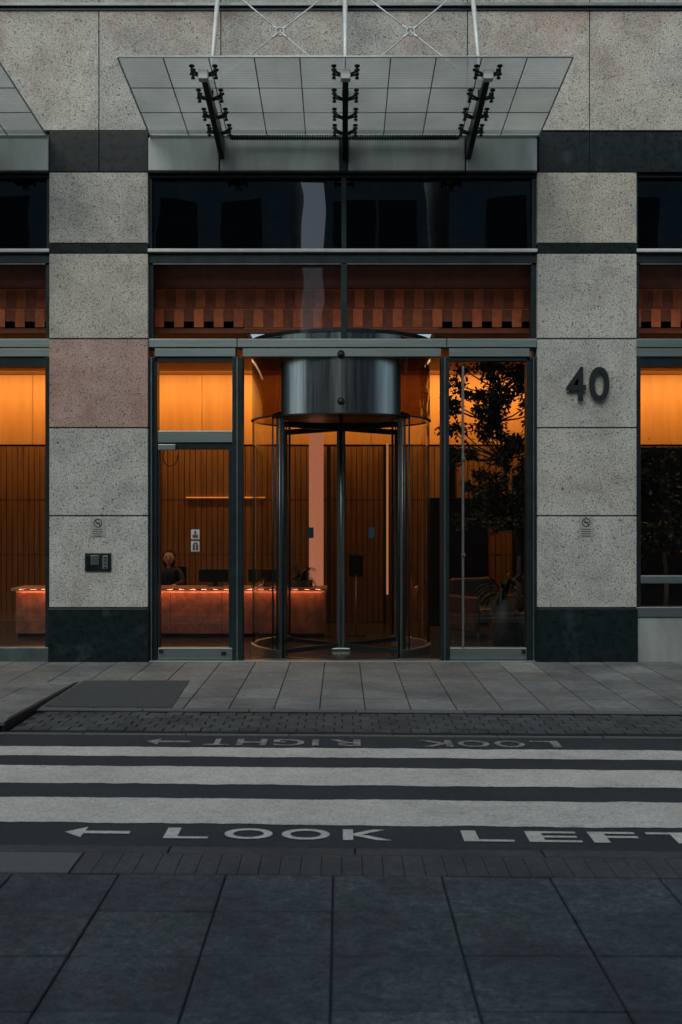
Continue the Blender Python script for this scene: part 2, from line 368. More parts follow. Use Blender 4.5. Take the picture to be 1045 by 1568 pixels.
# ------------------------------------------------------------------ office building facade
B=empty('office_building')
pil=[(75,226),(823,975)]
pils=[(EX(a),EX(b)) for a,b in pil]+[(EX(75)-5.58,EX(226)-5.58),(EX(823)+5.58,EX(975)+5.58)]
rows=[(930,791),(789,656),(654,519.5),(517.5,388.5),(371.5,264)]
L=[];T=[];LP=[]
for pi,(a,b) in enumerate(pils):
    for ri,(v0,v1) in enumerate(rows):
        bx=(a,b,0,.5,EZ(v0),EZ(v1))
        if pi==0 and ri==2: LP.append(bx); continue
        L.append(bx); T.append(random.choice([(1,1,1),(1.05,1.01,.95),(.97,.99,1.01),(.89,.89,.90)]))
boxes('pillar_stones',L,STONE,B,bevel=.006,var=.07,tints=T)
boxes('pink_pillar_stone',LP,STONEP,B,bevel=.006)
boxes('pillar_core',[(a+.02,b-.02,.012,.48,0.01,EZ(262)) for a,b in pils],MORTAR,B)
boxes('pillar_plinths',[(a-.012,b+.012,-.015,.5,-.02,EZ(932)) for a,b in pils],DGRAN,B,bevel=.006)
boxes('pillar_dark_bands',[(a+.002,b-.002,.006,.5,EZ(387),EZ(373)) for a,b in pils],DGRAN,B)
boxes('dark_granite_frieze',[(EX(75),EX(151)-.003,.004,.5,EZ(262.5),EZ(200)),(EX(151)+.003,EX(226),.004,.5,EZ(262.5),EZ(200)),
   (EX(825),EX(903)-.003,.004,.5,EZ(263),EZ(202)),(EX(903)+.003,EX(1050),.004,.5,EZ(263),EZ(202)),(EX(1050)+.006,11,.004,.5,EZ(263),EZ(202)),
   (-11.5,EX(75)-4.45,.004,.5,EZ(262.5),EZ(200))],DGRAN,B,bevel=.004)
joints=[EX(u) for u in (-600,-412,-224,-36,151,338,528,716,903,1090,1278,1465,1652)]
L=[];T=[]
for (z0,z1) in ((EZ(199),EZ(16)),(EZ(4),EZ(4)+1.35),(EZ(4)+1.36,EZ(4)+2.7),(EZ(4)+2.71,EZ(4)+4.05)):
    for a,b in zip(joints,joints[1:]):
        L.append((a+.005,b-.005,0.0,.3,z0,z1)); T.append(random.choice([(1,1,1),(1.05,1.02,1),(.94,.94,.95)]))
boxes('upper_wall_stones',L,STONE,B,bevel=.005,var=.05,tints=T)
boxes('upper_wall_core',[(-9,9,.02,.6,EZ(199)+.01,11.4)],MORTAR,B)
boxes('string_course',[(-9,9,-.05,.1,EZ(11),EZ(6))],MIDST,B,bevel=.004)
boxes('string_course_dark_joint',[(-9,9,-.015,.1,EZ(16),EZ(11.2))],BLACK,B)  # black joint below the string course
boxes('roof_slab',[(-9,9,.6,8,5.95,6.2)],BLACK,B)
bays=[(EX(226),EX(823)),(EX(226)-5.58,EX(75)),(EX(975),EX(823)+5.58)]
dk=[];wh=[];pan=[];beads=[]
for bi,(a,b) in enumerate(bays):
    c=(a+b)/2 if bi else EX(526.5)
    dk+=[(a,b,.06,.2,EZ(269),EZ(263)),(a,b,.05,.2,EZ(401),EZ(386.5)),(c-.028,c+.028,.07,.2,EZ(378),EZ(269)),(c-.035,c+.035,.06,.2,EZ(517),EZ(401)),
         (a,a+.05,.08,.2,EZ(517),EZ(401)),(b-.06,b,.08,.2,EZ(517),EZ(401)),(a,a+.035,.08,.2,EZ(378),EZ(269)),(b-.05,b,.08,.2,EZ(378),EZ(269))]
    wh+=[(a-.0,b+.0,-.01,.12,EZ(385.5),EZ(380.5))]
    beads+=[(a+.05,c-.035,.055,.08,EZ(403),EZ(401.2)),(c+.035,b-.06,.055,.08,EZ(403),EZ(401.2))]
    pane('upper_window_pane',a,b,EZ(378),EZ(269),.14,GLASSD,B)
    pane('lower_window_pane',a,b,EZ(517),EZ(401),.14,GLASSB,B)
    if bi<2:
        pan+=[(a+.005,a+.815,-.02,.1,EZ(262),EZ(211)),(a+.83,c-.05,-.02,.1,EZ(262),EZ(211)),(c+.05,b-.83,-.02,.1,EZ(262),EZ(211)),(b-.815,b-.005,-.02,.1,EZ(262),EZ(211))]
        dk+=[(a,b,.0,.1,EZ(264),EZ(262.3)),(c-.045,c+.045,-.01,.1,EZ(262),EZ(211))]
        dk+=[(a+.01,b-.01,.03,.12,EZ(262),EZ(204))]
boxes('window_frames_dark',dk,BRONZE,B,bevel=.003)
boxes('frame_grey_beads',beads,MIDST,B)  # thin grey beads below the dark glazing bars
boxes('bright_glazing_bar',wh,PAINTW,B,bevel=.004)
boxes('canopy_fascia_panels',pan,PANEL,B,bevel=.012,var=.05)
a,b=bays[0]
st=[(a+.0,EX(362),.03,.2,EZ(531),EZ(518)),(EX(363),EX(684),.03,.2,EZ(531),EZ(518)),(EX(685),b,.03,.2,EZ(531),EZ(518)),
    (a+.07,EX(360),.045,.2,EZ(545),EZ(532.5)),(EX(371),EX(676),.045,.2,EZ(545),EZ(532.5)),(EX(688),b-.08,.045,.2,EZ(545),EZ(532.5))]
boxes('transom_rails',st,STEELH,B,bevel=.005,var=.1)
boxes('transom_gap',[(a,b,.06,.2,EZ(534),EZ(530)),(a+.07,EX(360),.07,.2,EZ(552),EZ(544)),(EX(688),b-.08,.07,.2,EZ(551),EZ(544))],BRONZE,B)
boxes('door_jambs',[(a,a+.045,.04,.3,0,EZ(546)),(b-.05,b,.04,.3,0,EZ(546)),
    (EX(355),EX(361),.02,.25,0,EZ(546)),(EX(364),EX(371),.02,.25,0,EZ(546)),(EX(676),EX(680),.02,.25,0,EZ(546)),(EX(682.5),EX(688),.02,.25,0,EZ(546)),
    (a+.045,a+.0951,.07,.25,0,EZ(546)),(b-.11,b-.05,.07,.25,0,EZ(546))],BRONZE,B,bevel=.004)
boxes('mullion_edges',[(EX(361)+.002,EX(364)-.002,.015,.2,0,EZ(546)),(EX(680)+.002,EX(682.5)-.002,.015,.2,0,EZ(546)),(a+.028,a+.044,.025,.05,0,EZ(546)),(b-.046,b-.034,.025,.05,0,EZ(546))],MIDST,B)
boxes('swing_door_rails',[(EX(240),EX(355),.06,.18,EZ(677),EZ(659)),(EX(240),EX(355),.06,.18,.02,EZ(993)),(EX(689),EX(808),.06,.18,.02,EZ(993))],STEELH,B,bevel=.006)
boxes('swing_door_dark_rails',[(EX(240),EX(355),.08,.18,EZ(687),EZ(677.4)),(EX(240),EX(243),.07,.18,.1,EZ(687)),(EX(349),EX(355),.07,.18,.1,EZ(687))],BRONZE,B,bevel=.003)
boxes('door_closer',[(EX(241),EX(268),.02,.08,EZ(689),EZ(680))],STEELH,B,bevel=.006)
boxes('door_stile_rod',[(EX(708.5),EX(711.5),.05,.13,.12,EZ(560))],STEELH,B,bevel=.004)
boxes('door_stile_patches',[(EX(707),EX(713),.03,.05,EZ(v+5),EZ(v)) for v in (700,848)],MIDST,B,bevel=.004)
boxes('door_lock_plates',[(EX(242),EX(248),.04,.06,EZ(1001),EZ(996)),(EX(338),EX(345),.04,.06,EZ(1004),EZ(999)),(EX(800),EX(806),.04,.06,EZ(1002),EZ(996))],BLACK,B)
pane('left_door_glass',EX(240),EX(355),.12,EZ(687),.135,GLASS,B)
pane('left_transom_glass',EX(240),EX(355),EZ(658),EZ(552),.135,GLASS,B)
pane('right_door_glass',EX(688),EX(808),.12,EZ(552),.135,GLASS,B)
cb=[]
for i in range(16):
    t0=i/16*PI*1.3-.2;t1=(i+1)/16*PI*1.3-.2
    f=lambda t:(EX(257)+.085*math.cos(t),.17,EZ(698)-.11*math.sin(t))
    cb.append((f(t0),f(t1),.006,.006))
cyls('cable_loop',cb,BLACK,B,6)
for bi in (1,2):
    a,b=bays[bi]
    boxes('side_transom_rail',[(a,b,.03,.2,EZ(531),EZ(518)),(a,b,.045,.2,EZ(545),EZ(532.5))],STEELH,B,bevel=.005)
    pane('side_bay_glass',a,b,.1 if bi==1 else EZ(930),EZ(545),.135,GLASS,B)
    boxes('side_mullions',[(a+(b-a)*t-.03,a+(b-a)*t+.03,.05,.22,.05,EZ(546)) for t in (.0068,.33,.66,.9932)],BRONZE,B,bevel=.004)
    boxes('side_transom_dark_bar',[(a,b,.07,.2,EZ(560),EZ(546)),],BRONZE,B)  # dark bronze bar below the side transom rail
    if bi==1: boxes('side_sill',[(a,b,.02,.2,-.01,EZ(992))],MIDST,B,bevel=.006)
    else:
        boxes('side_spandrel',[(a,b,.03,.2,-.01,EZ(946))],PANEL,B,bevel=.006)
        boxes('side_sill',[(a,b,.01,.2,EZ(945),EZ(930))],STEELH,B,bevel=.006)
        boxes('side_rail',[(a,b,.06,.2,EZ(894),EZ(882))],STEELH,B,bevel=.006)
# interior shell
boxes('lobby_floor',[(-9,9,.16,8,-.06,-.002)],LOBF,B)
boxes('door_threshold',[(EX(228),EX(820),.0,.17,-.03,.012)],STEELH,B,bevel=.004)
boxes('lobby_ceiling',[(-9,-1.16,.62,8,3.9,4.0),(1.16,9,.62,8,3.9,4.0),(-1.16,1.16,2.36,8,3.9,4.0)],CEIL,B)
boxes('lobby_side_walls',[(-9,-8.9,.3,8,0,4),(8.9,9,.3,8,0,4)],WOODD,B)
ups=[];x=-8.9
while x<8.8:
    ups.append((x+.003,min(x+1.34,8.9)-.003,5.0,5.1,2.80,3.9)); x+=1.34
boxes('upper_wall_panels',ups,WOOD,B,bevel=.003,var=.05)
boxes('back_wall_core',[(-8.9,8.9,5.06,5.2,0,3.9)],DARKW,B)
sl=[];x=-8.9
while x<8.85:
    for z0,z1 in ((0,1.05),(1.06,1.915),(1.93,2.77)):
        sl.append((x,x+.078,5.0+random.uniform(0,.006),5.055,z0,z1))
    x+=.088
boxes('wood_slats',sl,WOODD,B)
# red tiled bulkhead behind clerestory
boxes('red_bulkhead',[(-9,9,.62,.7,3.86,5.6)],REDW,B)
tl=[];tt=[];x=-8.9
while x<8.9:
    for r in range(2):
        z=3.93+r*.235
        tl.append((x+.02*(r%2),x+.02*(r%2)+.115,.612,.622,z,z+.222)); q=random.uniform(.6,1.05)*(1.0 if r==0 else .75); tt.append((q,q,q))
    x+=.238
boxes('orange_tiles',tl,REDT,B,tints=tt)
boxes('bulkhead_courses',[(-9,9,.610,.624,3.905+.235*k,3.911+.235*k) for k in range(3)],REDT,B)
boxes('upper_soffit',[(-9,9,.2,.62,5.02,5.06)],BLACK,B)
boxes('upper_void_back',[(-9,9,.50,.6,5.07,5.9)],BLACK,B)
boxes('lobby_partition',[(1.35,2.25,4.3,4.4,0,1.95),(2.62,3.5,4.3,4.4,0,2.3),(3.5,8.9,4.3,4.4,0,2.72),(1.55,1.75,4.3,4.4,1.95,2.72),(2.25,2.62,4.3,4.4,1.55,1.95)],DARKW,B,bevel=.01)
boxes('elevator_portal',[(-.22,-.16,4.6,4.98,0,2.75),(.66,.70,4.6,4.98,0,2.75)],DARKW,B)
PINK=M('glowing_marble_column',(.5,.26,.18),.4,nscale=2,namt=.2,emis=((1,.34,.19),.45),stretch=(3,3,.6))  # emission stands in for warm light falling on the marble
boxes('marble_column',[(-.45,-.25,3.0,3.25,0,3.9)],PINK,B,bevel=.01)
STRIP=M('warm_light_strip',(.8,.4,.2),.5,emis=((1,.40,.18),.45))
boxes('recessed_light_strip',[(.675,.705,3.9,3.92,.5,2.75)],STRIP,B)
boxes('wall_light_slot',[(-2.45,-1.2,4.96,4.99,1.955,1.970)],M('slot_lamp',(.8,.4,.1),.5,emis=((1,.38,.08),.5)),B)

SIGNW=M('sticker_white',(.45,.45,.42),.5,nscale=60,namt=.2)
SIGND=M('sticker_dark',(.05,.05,.05),.5)
SIGNB=M('sticker_blue',(.03,.07,.10),.4,nscale=40,namt=.3)
ds=empty('door_sticker_sign')
boxes('plates',[(EX(290),EX(303),.125,.130,EZ(826),EZ(811)),(EX(290),EX(303),.125,.130,EZ(845),EZ(829))],SIGNW,ds)
boxes('pictograms',[(EX(292.5),EX(300.5),.120,.124,EZ(824),EZ(819)),(EX(295),EX(298),.120,.124,EZ(818),EZ(813)),(EX(292.5),EX(296),.120,.124,EZ(843),EZ(834)),(EX(297.5),EX(301),.120,.124,EZ(843),EZ(834)),(EX(294),EX(300),.120,.124,EZ(833),EZ(831))],SIGND,ds)

# ------------------------------------------------------------------ revolving door
RD=empty('revolving_door')
cx,cy,R=.0,1.2,1.12
ah=math.acos(.70/R)
a_f0,a_f1=PI+ah,2*PI-ah
arcwall('header_front_steel',cx,cy,R,a_f0,a_f1,2.86,3.79,STEEL,RD,64)
arcwall('header_back_steel',cx,cy,R,ah,PI-ah,2.86,3.79,STEEL,RD,64)
arcwall('header_side_glass_right',cx,cy,R-.01,-ah,ah,2.86,3.79,GLASSBR,RD,48)
arcwall('header_side_glass_left',cx,cy,R-.01,PI-ah,PI+ah,2.86,3.79,GLASSBR,RD,48)
arcwall('header_top_rim',cx,cy,R+.012,0,2*PI,3.79,3.83,BRONZE,RD,96,thick=.05)
arcwall('header_bottom_rim',cx,cy,R+.002,0,2*PI,2.845,2.86,BRONZE,RD,96,thick=.04)
cyl('header_ceiling',(cx,cy,2.90),(cx,cy,2.93),.86,BLACK,RD,64)
cyl('header_roof',(cx,cy,3.76),(cx,cy,3.785),R-.03,BLACK,RD,64)
for sgn,nm in ((1,'right'),(-1,'left')):
    if sgn==1: a0,a1=-ah,ah
    else: a0,a1=PI-ah,PI+ah
    arcwall(nm+'_curved_glass',cx,cy,R-.03,a0,a1,.09,2.845,GLASSC,RD,32)
    arcwall(nm+'_base_ring',cx,cy,R+.0,a0,a1,0.0,.09,STEELH,RD,32,thick=.06)
    for aa,io in ((a0,1),(a1,-1)):
        for dd,rr,mt in ((0,.015,BRONZE),(.05,.010,MIDST),(.085,.012,BRONZE),(.16,.010,BRONZE)):
            an=aa+io*dd; px,py=cx+(R-.03)*math.cos(an),cy+(R-.03)*math.sin(an)
            cyl(nm+'_jamb_post',(px,py,0),(px,py,2.845),rr,mt,RD,12)
    am=(a0+a1)/2
    cyl(nm+'_mid_post',(cx+(R-.03)*math.cos(am),cy+(R-.03)*math.sin(am),0),(cx+(R-.03)*math.cos(am),cy+(R-.03)*math.sin(am),2.845),.016,BRONZE,RD,12)
cyl('centre_shaft',(cx,cy,0),(cx,cy,2.9),.02,STEELH,RD,16)
for wi,an in enumerate((-PI/2-.80,-PI/2+.80,PI/2-.80,PI/2+.80)):
    w=empty('wing_%d'%(wi+1),(cx,cy,0),RD); w.rotation_euler=(0,0,an)
    Lw=R-.10
    boxes('stiles',[(.03,.062,-.015,.015,.03,2.80),(Lw-.03,Lw,-.015,.015,.03,2.80)],STEELH if wi<2 else MIDST,w,bevel=.003)
    boxes('rails',[(.062,Lw-.03,-.016,.016,2.73,2.80),(.062,Lw-.03,-.016,.016,.03,.085)],BRONZE,w,bevel=.003)
    pane('glass',.062,Lw-.03,.085,2.73,0,GLASSC,w)
    if wi<2: boxes('sticker',[(.46,.56,-.012,-.006,1.40,1.53)] if wi==0 else [(.46,.56,.006,.012,1.40,1.53)],SIGNB,w)
arcwall('floor_track',cx,cy,R-.02,-PI/2-.70,-PI/2+.70,.0,.014,BRONZE,RD,32,thick=.10)
boxes('shaft_foot',[(-.12,.12,cy-.12,cy+.06,.0,.035)],STEELH,RD,bevel=.01)
for nm,c in (('security_camera',(0.0,.03,EZ(541))),('security_camera',(0.0,.065,2.99))):
    sc=empty(nm,c)
    cyl('mount',(0,.03,.0),(0,-.012,.0),.042,BLACK,sc,24); ball('dome',(0,-.012,-.008),.036,BLACK,sc)

# ------------------------------------------------------------------ canopies
def canopy(dx):
    C=empty('glass_canopy')
    x0,x1=-2.18+dx,2.262+dx; yb,yf=-.03,-1.93; zb,zf=6.01,6.14
    Z=lambda y: zb+(zf-zb)*(yb-y)/(yb-yf)
    NX=10
    xs=[x0+(x1-x0)*i/NX for i in range(NX+1)]
    ysl=[yf,yf+.68,yf+1.28,yb]
    V=[];F=[];Cc=[]
    for i in range(NX):
        for j in range(3):
            a,b,c,d=xs[i]+.006,xs[i+1]-.006,ysl[j]+.008,ysl[j+1]-.008
            k=len(V)
            V+=[(a,c,Z(c)),(b,c,Z(c)),(b,d,Z(d)),(a,d,Z(d))]; F.append((k,k+1,k+2,k+3)); q=random.uniform(.88,1.08); Cc.append((q,q,q))
    me=bpy.data.meshes.new('glass_panels'); me.from_pydata(V,[],F); me.update(); setcol(me,Cc); link('glass_panels',me,FRIT,C)
    J=[]
    for i,x in enumerate(xs[1:-1]): J.append(((x,yf,Z(yf)),(x,yb,Z(yb)),.006,.006))
    for y in ysl[1:-1]: J.append(((x0,y,Z(y)),(x1,y,Z(y)),.006,.006))
    cyls('silicone_joints',J,MIDST,C,6)
    cyls('glass_edge_trim',[((x0,yf,Z(yf)),(x1,yf,Z(yf)),.012,.012),((x0,yf,Z(yf)),(x0,yb,Z(yb)),.010,.010),((x1,yf,Z(yf)),(x1,yb,Z(yb)),.010,.010),((x0,yb,Z(yb)),(x1,yb,Z(yb)),.016,.016)],PAINTW,C,8)
    arms=[-1.36+dx,.045+dx,1.455+dx]
    for ax in arms:
        bm=bmesh.new(); pr=[(-.01,5.74),(-.01,5.99),(-1.72,Z(-1.72)-.06),(-1.74,Z(-1.72)-.12)]
        vs=[bm.verts.new((ax+s*.03,y,z)) for s in (-1,1) for y,z in pr]
        bm.faces.new(vs[:4]);bm.faces.new(vs[4:][::-1])
        for k in range(4): bm.faces.new((vs[k],vs[4+k],vs[4+(k+1)%4],vs[(k+1)%4]))
        bmesh.ops.recalc_face_normals(bm,faces=bm.faces[:]); bmesh.ops.bevel(bm,geom=bm.edges[:],offset=.005,segments=1,affect='EDGES')
        me=bpy.data.meshes.new('steel_arm'); bm.to_mesh(me); bm.free(); link('steel_arm',me,BLACK,C)
        boxes('arm_end_plate',[(ax-.05,ax+.05,-1.80,-1.70,Z(-1.75)-.15,Z(-1.75)-.05)],PAINTW,C,bevel=.01)
        sp=[]
        for y in (-1.72,-1.18,-.72,-.30):
            z=Z(y)
            for s in (-1,1):
                sp.append(((ax,y,z-.10),(ax+s*.115,y-.05,z-.055),.014,.011))
                sp.append(((ax,y,z-.10),(ax+s*.115,y+.05,z-.055),.014,.011))
                for t in (-.05,.05):
                    sp.append(((ax+s*.115,y+t,z-.09),(ax+s*.115,y+t,z-.004),.011,.011))
                    sp.append(((ax+s*.115,y+t,z-.018),(ax+s*.115,y+t,z-.004),.028,.028))
                    sp.append(((ax+s*.115,y+t,z-.10),(ax+s*.115,y+t,z-.082),.020,.020))
        cyls('spider_fittings',sp,BLACK,C,10)
        cyl('tie_rod',(ax,-1.2,Z(-1.2)),(ax,-.02,8.15),.026,PAINTW,C,12)
        cyls('tie_rod_clevis',[((ax,-1.2,Z(-1.2)-.06),(ax,-1.16,Z(-1.2)+.10),.036,.036),((ax,-.08,8.04),(ax,-.0,8.18),.06,.06)],MIDST,C)
    def rodpt(ax,t): return Vector((ax,-1.2+1.18*t,6.09+2.06*t))
    for a,b in ((arms[0],arms[1]),(arms[1],arms[2])):
        W=[]
        lo0=rodpt(a,.02);lo1=rodpt(b,.02); hi0=rodpt(a,.76);hi1=rodpt(b,.76); mid=(lo0+lo1+hi0+hi1)/4
        for p in (lo0,lo1,hi0,hi1): W.append((tuple(p),tuple(mid),.0085,.0085))
        cyls('bracing_cables',W,PAINTW,C,6)
        rg=[]
        for i in range(12):
            t0=i/12*2*PI;t1=(i+1)/12*2*PI
            rg.append((tuple(mid+Vector((.045*math.cos(t0),0,.045*math.sin(t0)))),tuple(mid+Vector((.045*math.cos(t1),0,.045*math.sin(t1)))),.011,.011))
        cyls('cable_node_ring',rg,PAINTW,C,8)
        cyls('cable_turnbuckles',[(tuple(mid+(p-mid).normalized()*.05),tuple(mid+(p-mid).normalized()*.13),.016,.011) for p in (lo0,lo1,hi0,hi1)],PAINTW,C,8)
    cyl('linear_tube',(x0+.93,-.17,5.94),(x1-.93,-.17,5.94),.024,MIDST,C,12)
    n=90; xa,xb=x0+.95,x1-.95
    cyls('tube_ribs',[((xa+(xb-xa)*i/n,-.17,5.94),(xa+(xb-xa)*i/n+.012,-.17,5.94),.033,.033) for i in range(n)],BLACK,C,10)
    return C
canopy(0); canopy(-5.62)

# ------------------------------------------------------------------ signs on pillars
hn=empty('house_number_sign')
x0,x1,z0,z1=EX(866),EX(931),EZ(614.5),EZ(562.5)
V=[];F=[]
for ch,xa,xb in (('4',EX(866),EX(896)),('0',EX(901),EX(931.5))):
    vs,fs=textmesh(ch,.012,.5); b_=len(V)
    V+=[(xa+(xb-xa)*u,-.045+(-w)*.03,z0+(z1-z0)*v) for u,v,w in vs]; F+=[[b_+i for i in f] for f in fs]
me=bpy.data.meshes.new('numerals'); me.from_pydata(V,[],F); me.update(); link('numerals',me,NUM,hn)
cyls('standoff_pins',[((EX(u),-.04,EZ(v)),(EX(u),.005,EZ(v)),.008,.008) for u,v in ((890,575),(890,605),(873,600),(904,590),(928,590),(916,566),(916,611))],BLACK,hn)
ic=empty('intercom_panel')
boxes('frame',[(EX(130),EX(170),-.018,.0,EZ(875),EZ(847))],BLACK,ic,bevel=.004)
boxes('speaker_window',[(EX(133),EX(147),-.024,-.017,EZ(872),EZ(851))],DGRAN,ic,bevel=.003)
boxes('camera_plate',[(EX(139),EX(152),-.026,-.017,EZ(865),EZ(850))],MIDST,ic,bevel=.003)
boxes('keypad_plate',[(EX(157),EX(165),-.024,-.017,EZ(871),EZ(851))],STEELH,ic,bevel=.003)
boxes('buttons',[(EX(159.5),EX(162.5),-.029,-.022,EZ(855+5*i),EZ(853+5*i)) for i in range(4)],BLACK,ic)
EP=M('etched_plate',(.30,.30,.28),.5,nscale=80,namt=.1)
for c in (149.5,897.5):
    ns=empty('no_smoking_sign'); dy=801 if c<500 else 800
    boxes('plate',[(EX(c-11),EX(c+11),-.004,-.0005,EZ(822),EZ(793))],EP,ns)
    arcs=[];r=.045
    for i in range(20):
        t0=i/20*2*PI;t1=(i+1)/20*2*PI
        arcs.append(((EX(c)+r*math.cos(t0),-.006,EZ(dy)+r*math.sin(t0)),(EX(c)+r*math.cos(t1),-.006,EZ(dy)+r*math.sin(t1)),.004,.004))
    arcs.append(((EX(c)-r*.7,-.006,EZ(dy)+r*.7),(EX(c)+r*.7,-.006,EZ(dy)-r*.7),.004,.004))
    arcs.append(((EX(c)-r*.55,-.005,EZ(dy)),(EX(c)+r*.55,-.005,EZ(dy)),.005,.005))
    cyls('prohibition_ring',arcs,BLACK,ns,6)
    boxes('text_lines',[(EX(c-8+random.random()),EX(c+8-random.random()*2),-.006,-.0042,EZ(811+3.4*i),EZ(810+3.4*i)) for i in range(4)],SIGND,ns)

# ------------------------------------------------------------------ lobby contents
desk=empty('reception_desk')
DF=M('desk_front',(.16,.065,.038),.5,nscale=3,namt=.35,mott=[(7,.6,1.25)])
DT=M('desk_stone_top',(.40,.19,.13),.45,nscale=5,namt=.25)
boxes('front_panels',[(-4.45+.706*i+.003,-4.45+.706*(i+1)-.003,2.55,2.60,.06,.62) for i in range(6)],DF,desk,bevel=.004)
boxes('body',[(-4.43,-.23,2.605,3.0,.0,.62)],DARKW,desk)
boxes('top_lip',[(-4.47,-.19,2.40,3.05,.675,.69)],DT,desk,bevel=.005)
boxes('lip_downstand',[(-4.47,-.19,2.40,2.41,.655,.674)],DT,desk)
boxes('top_support',[(-4.45,-.21,2.56,3.0,.62,.674)],DT,desk)
boxes('under_lip_lamps',[(-4.38+.155*i,-4.31+.155*i,2.45,2.50,.664,.674) for i in range(27)],M('desk_lamp',(.9,.5,.3),.5,emis=((1,.38,.18),34)),desk)
boxes('worktop',[(-4.45,-.9,3.06,3.5,.60,.64)],DARKW,desk,bevel=.005)
boxes('worktop_legs',[(-4.42,-4.36,3.06,3.45,0,.6),(-1.0,-.94,3.06,3.45,0,.6)],DARKW,desk)
def monitor(x,y,w=.5,rot=0):
    mo=empty('computer_monitor',(x,y,.69)); mo.rotation_euler=(0,0,rot)
    boxes('screen',[(-w/2,w/2,-.015,.015,.06,.24)],BLACK,mo,bevel=.006)
    boxes('neck',[(-.03,.03,.01,.04,.0,.2)],BLACK,mo); boxes('foot',[(-.11,.11,-.06,.08,.0,.012)],BLACK,mo,bevel=.003)
monitor(-1.75,2.85,.46,.1); monitor(-3.85,2.85,.5,-.1); monitor(-1.1,2.85,.4,-.2)

SKIN=M('skin',(.46,.25,.17),.5); HAIR=M('dark_hair',(.012,.008,.006),.7,spec=.2); CLOTH=M('dark_blazer',(.02,.02,.025),.8)
def person(loc):
    P=empty('seated_receptionist',loc)
    def skin(name,verts,edges,rad,mat,root=0,sub=2):
        me=bpy.data.meshes.new(name); me.from_pydata(verts,edges,[]); o=link(name,me,mat,P)
        m=o.modifiers.new('s','SKIN')
        for i,r in enumerate(rad): me.skin_vertices[0].data[i].radius=(r if isinstance(r,tuple) else (r,r))
        me.skin_vertices[0].data[root].use_root=True
        m.use_smooth_shade=True
        s=o.modifiers.new('u','SUBSURF'); s.levels=sub; s.render_levels=sub
        return o
    v=[(0,0,.50),(0,-.02,.66),(0,-.04,.80),(0,-.04,.87),(.15,-.04,.86),(-.15,-.04,.86),(.21,-.12,.70),(-.21,-.12,.70),(.13,-.34,.67),(-.13,-.34,.67),
       (.09,.0,.48),(-.09,.0,.48),(.12,-.40,.48),(-.12,-.40,.48),(.12,-.40,.10),(-.12,-.40,.10)]
    e=[(0,1),(1,2),(2,3),(3,4),(3,5),(4,6),(5,7),(6,8),(7,9),(0,10),(0,11),(10,12),(11,13),(12,14),(13,15)]
    skin('clothed_body',v,e,[(.14,.11),(.12,.09),(.14,.10),(.09,.07),.055,.055,.045,.045,.032,.032,.085,.085,.06,.06,.04,.04],CLOTH)
    skin('neck',[(0,-.04,.88),(0,-.055,.97)],[(0,1)],[.05,.045],SKIN)
    for s in (-1,1):
        hv=[(s*.13,-.33,.672),(s*.12,-.38,.675),(s*.115,-.42,.672)]
        he=[(0,1),(1,2)]; hr=[.024,(.034,.016),(.034,.013)]
        for k,(dx,ln) in enumerate(((-.027,.05),(-.009,.062),(.009,.058),(.026,.045))):
            i=len(hv); hv+=[(s*.115+dx,-.445,.672),(s*.115+dx,-.445-ln*.6,.668),(s*.115+dx,-.445-ln,.656)]; he+=[(2,i),(i,i+1),(i+1,i+2)]; hr+=[.009,.008,.007]
        i=len(hv); hv+=[(s*.085,-.39,.670),(s*.068,-.425,.662)]; he+=[(1,i),(i,i+1)]; hr+=[.011,.008]
        skin('hand',hv,he,hr,SKIN,sub=1)
    bm=bmesh.new(); bmesh.ops.create_uvsphere(bm,u_segments=24,v_segments=18,radius=.1)
    for q in bm.verts:
        x,y,z=q.co
        if z<0: x*=1-.35*(-z/.1)
        q.co=Vector((x*.76,y*.92,z*1.13))
    me=bpy.data.meshes.new('head'); bm.to_mesh(me); bm.free(); h=link('head',me,SKIN,P,True); h.location=(0,-.065,1.045)
    ball('nose',(0,-.162,1.035),.014,SKIN,P,(.8,1.1,1.5),10)
    for s in (-1,1):
        ball('eye',(s*.028,-.148,1.055),.009,BLACK,P,(1.3,.6,.7),10); ball('ear',(s*.078,-.06,1.04),.018,SKIN,P,(.5,.8,1.4),10)
        ball('brow',(s*.028,-.150,1.075),.012,HAIR,P,(1.5,.5,.25),8)
    ball('mouth',(0,-.148,1.0),.016,M('lips',(.35,.1,.08),.5),P,(1.3,.5,.35),10)
    bm=bmesh.new(); bmesh.ops.create_uvsphere(bm,u_segments=24,v_segments=18,radius=.1)
    for q in bm.verts:
        x,y,z=q.co
        if y<-.045 and z<.055: y=-.02
        if z<-.02: z=z*1.7; x*=1.05
        q.co=Vector((x*.92,y*1.05+.012,z*1.17+.012))
    me=bpy.data.meshes.new('hair'); bm.to_mesh(me); bm.free(); h=link('hair',me,HAIR,P,True); h.location=(0,-.05,1.05)
    for s in (-1,1):
        boxes('shoe',[(s*.12-.04,s*.12+.04,-.55,-.36,0,.08)],BLACK,P,bevel=.02)
    ch=empty('office_chair',(loc[0],loc[1]+.05,0))
    boxes('seat',[(-.23,.23,-.22,.22,.34,.40)],BLACK,ch,bevel=.03); boxes('back',[(-.21,.21,.20,.26,.48,.92)],BLACK,ch,bevel=.03)
    cyl('column',(0,0,.08),(0,0,.34),.03,STEELH,ch); cyls('star_base',[((0,0,.09),(.28*math.cos(k*1.257),.28*math.sin(k*1.257),.05),.02,.015) for k in range(5)],BLACK,ch)
    cyls('back_stem',[((0,.1,.36),(0,.24,.5),.02,.02)],BLACK,ch)
person((-2.52,3.72,0))

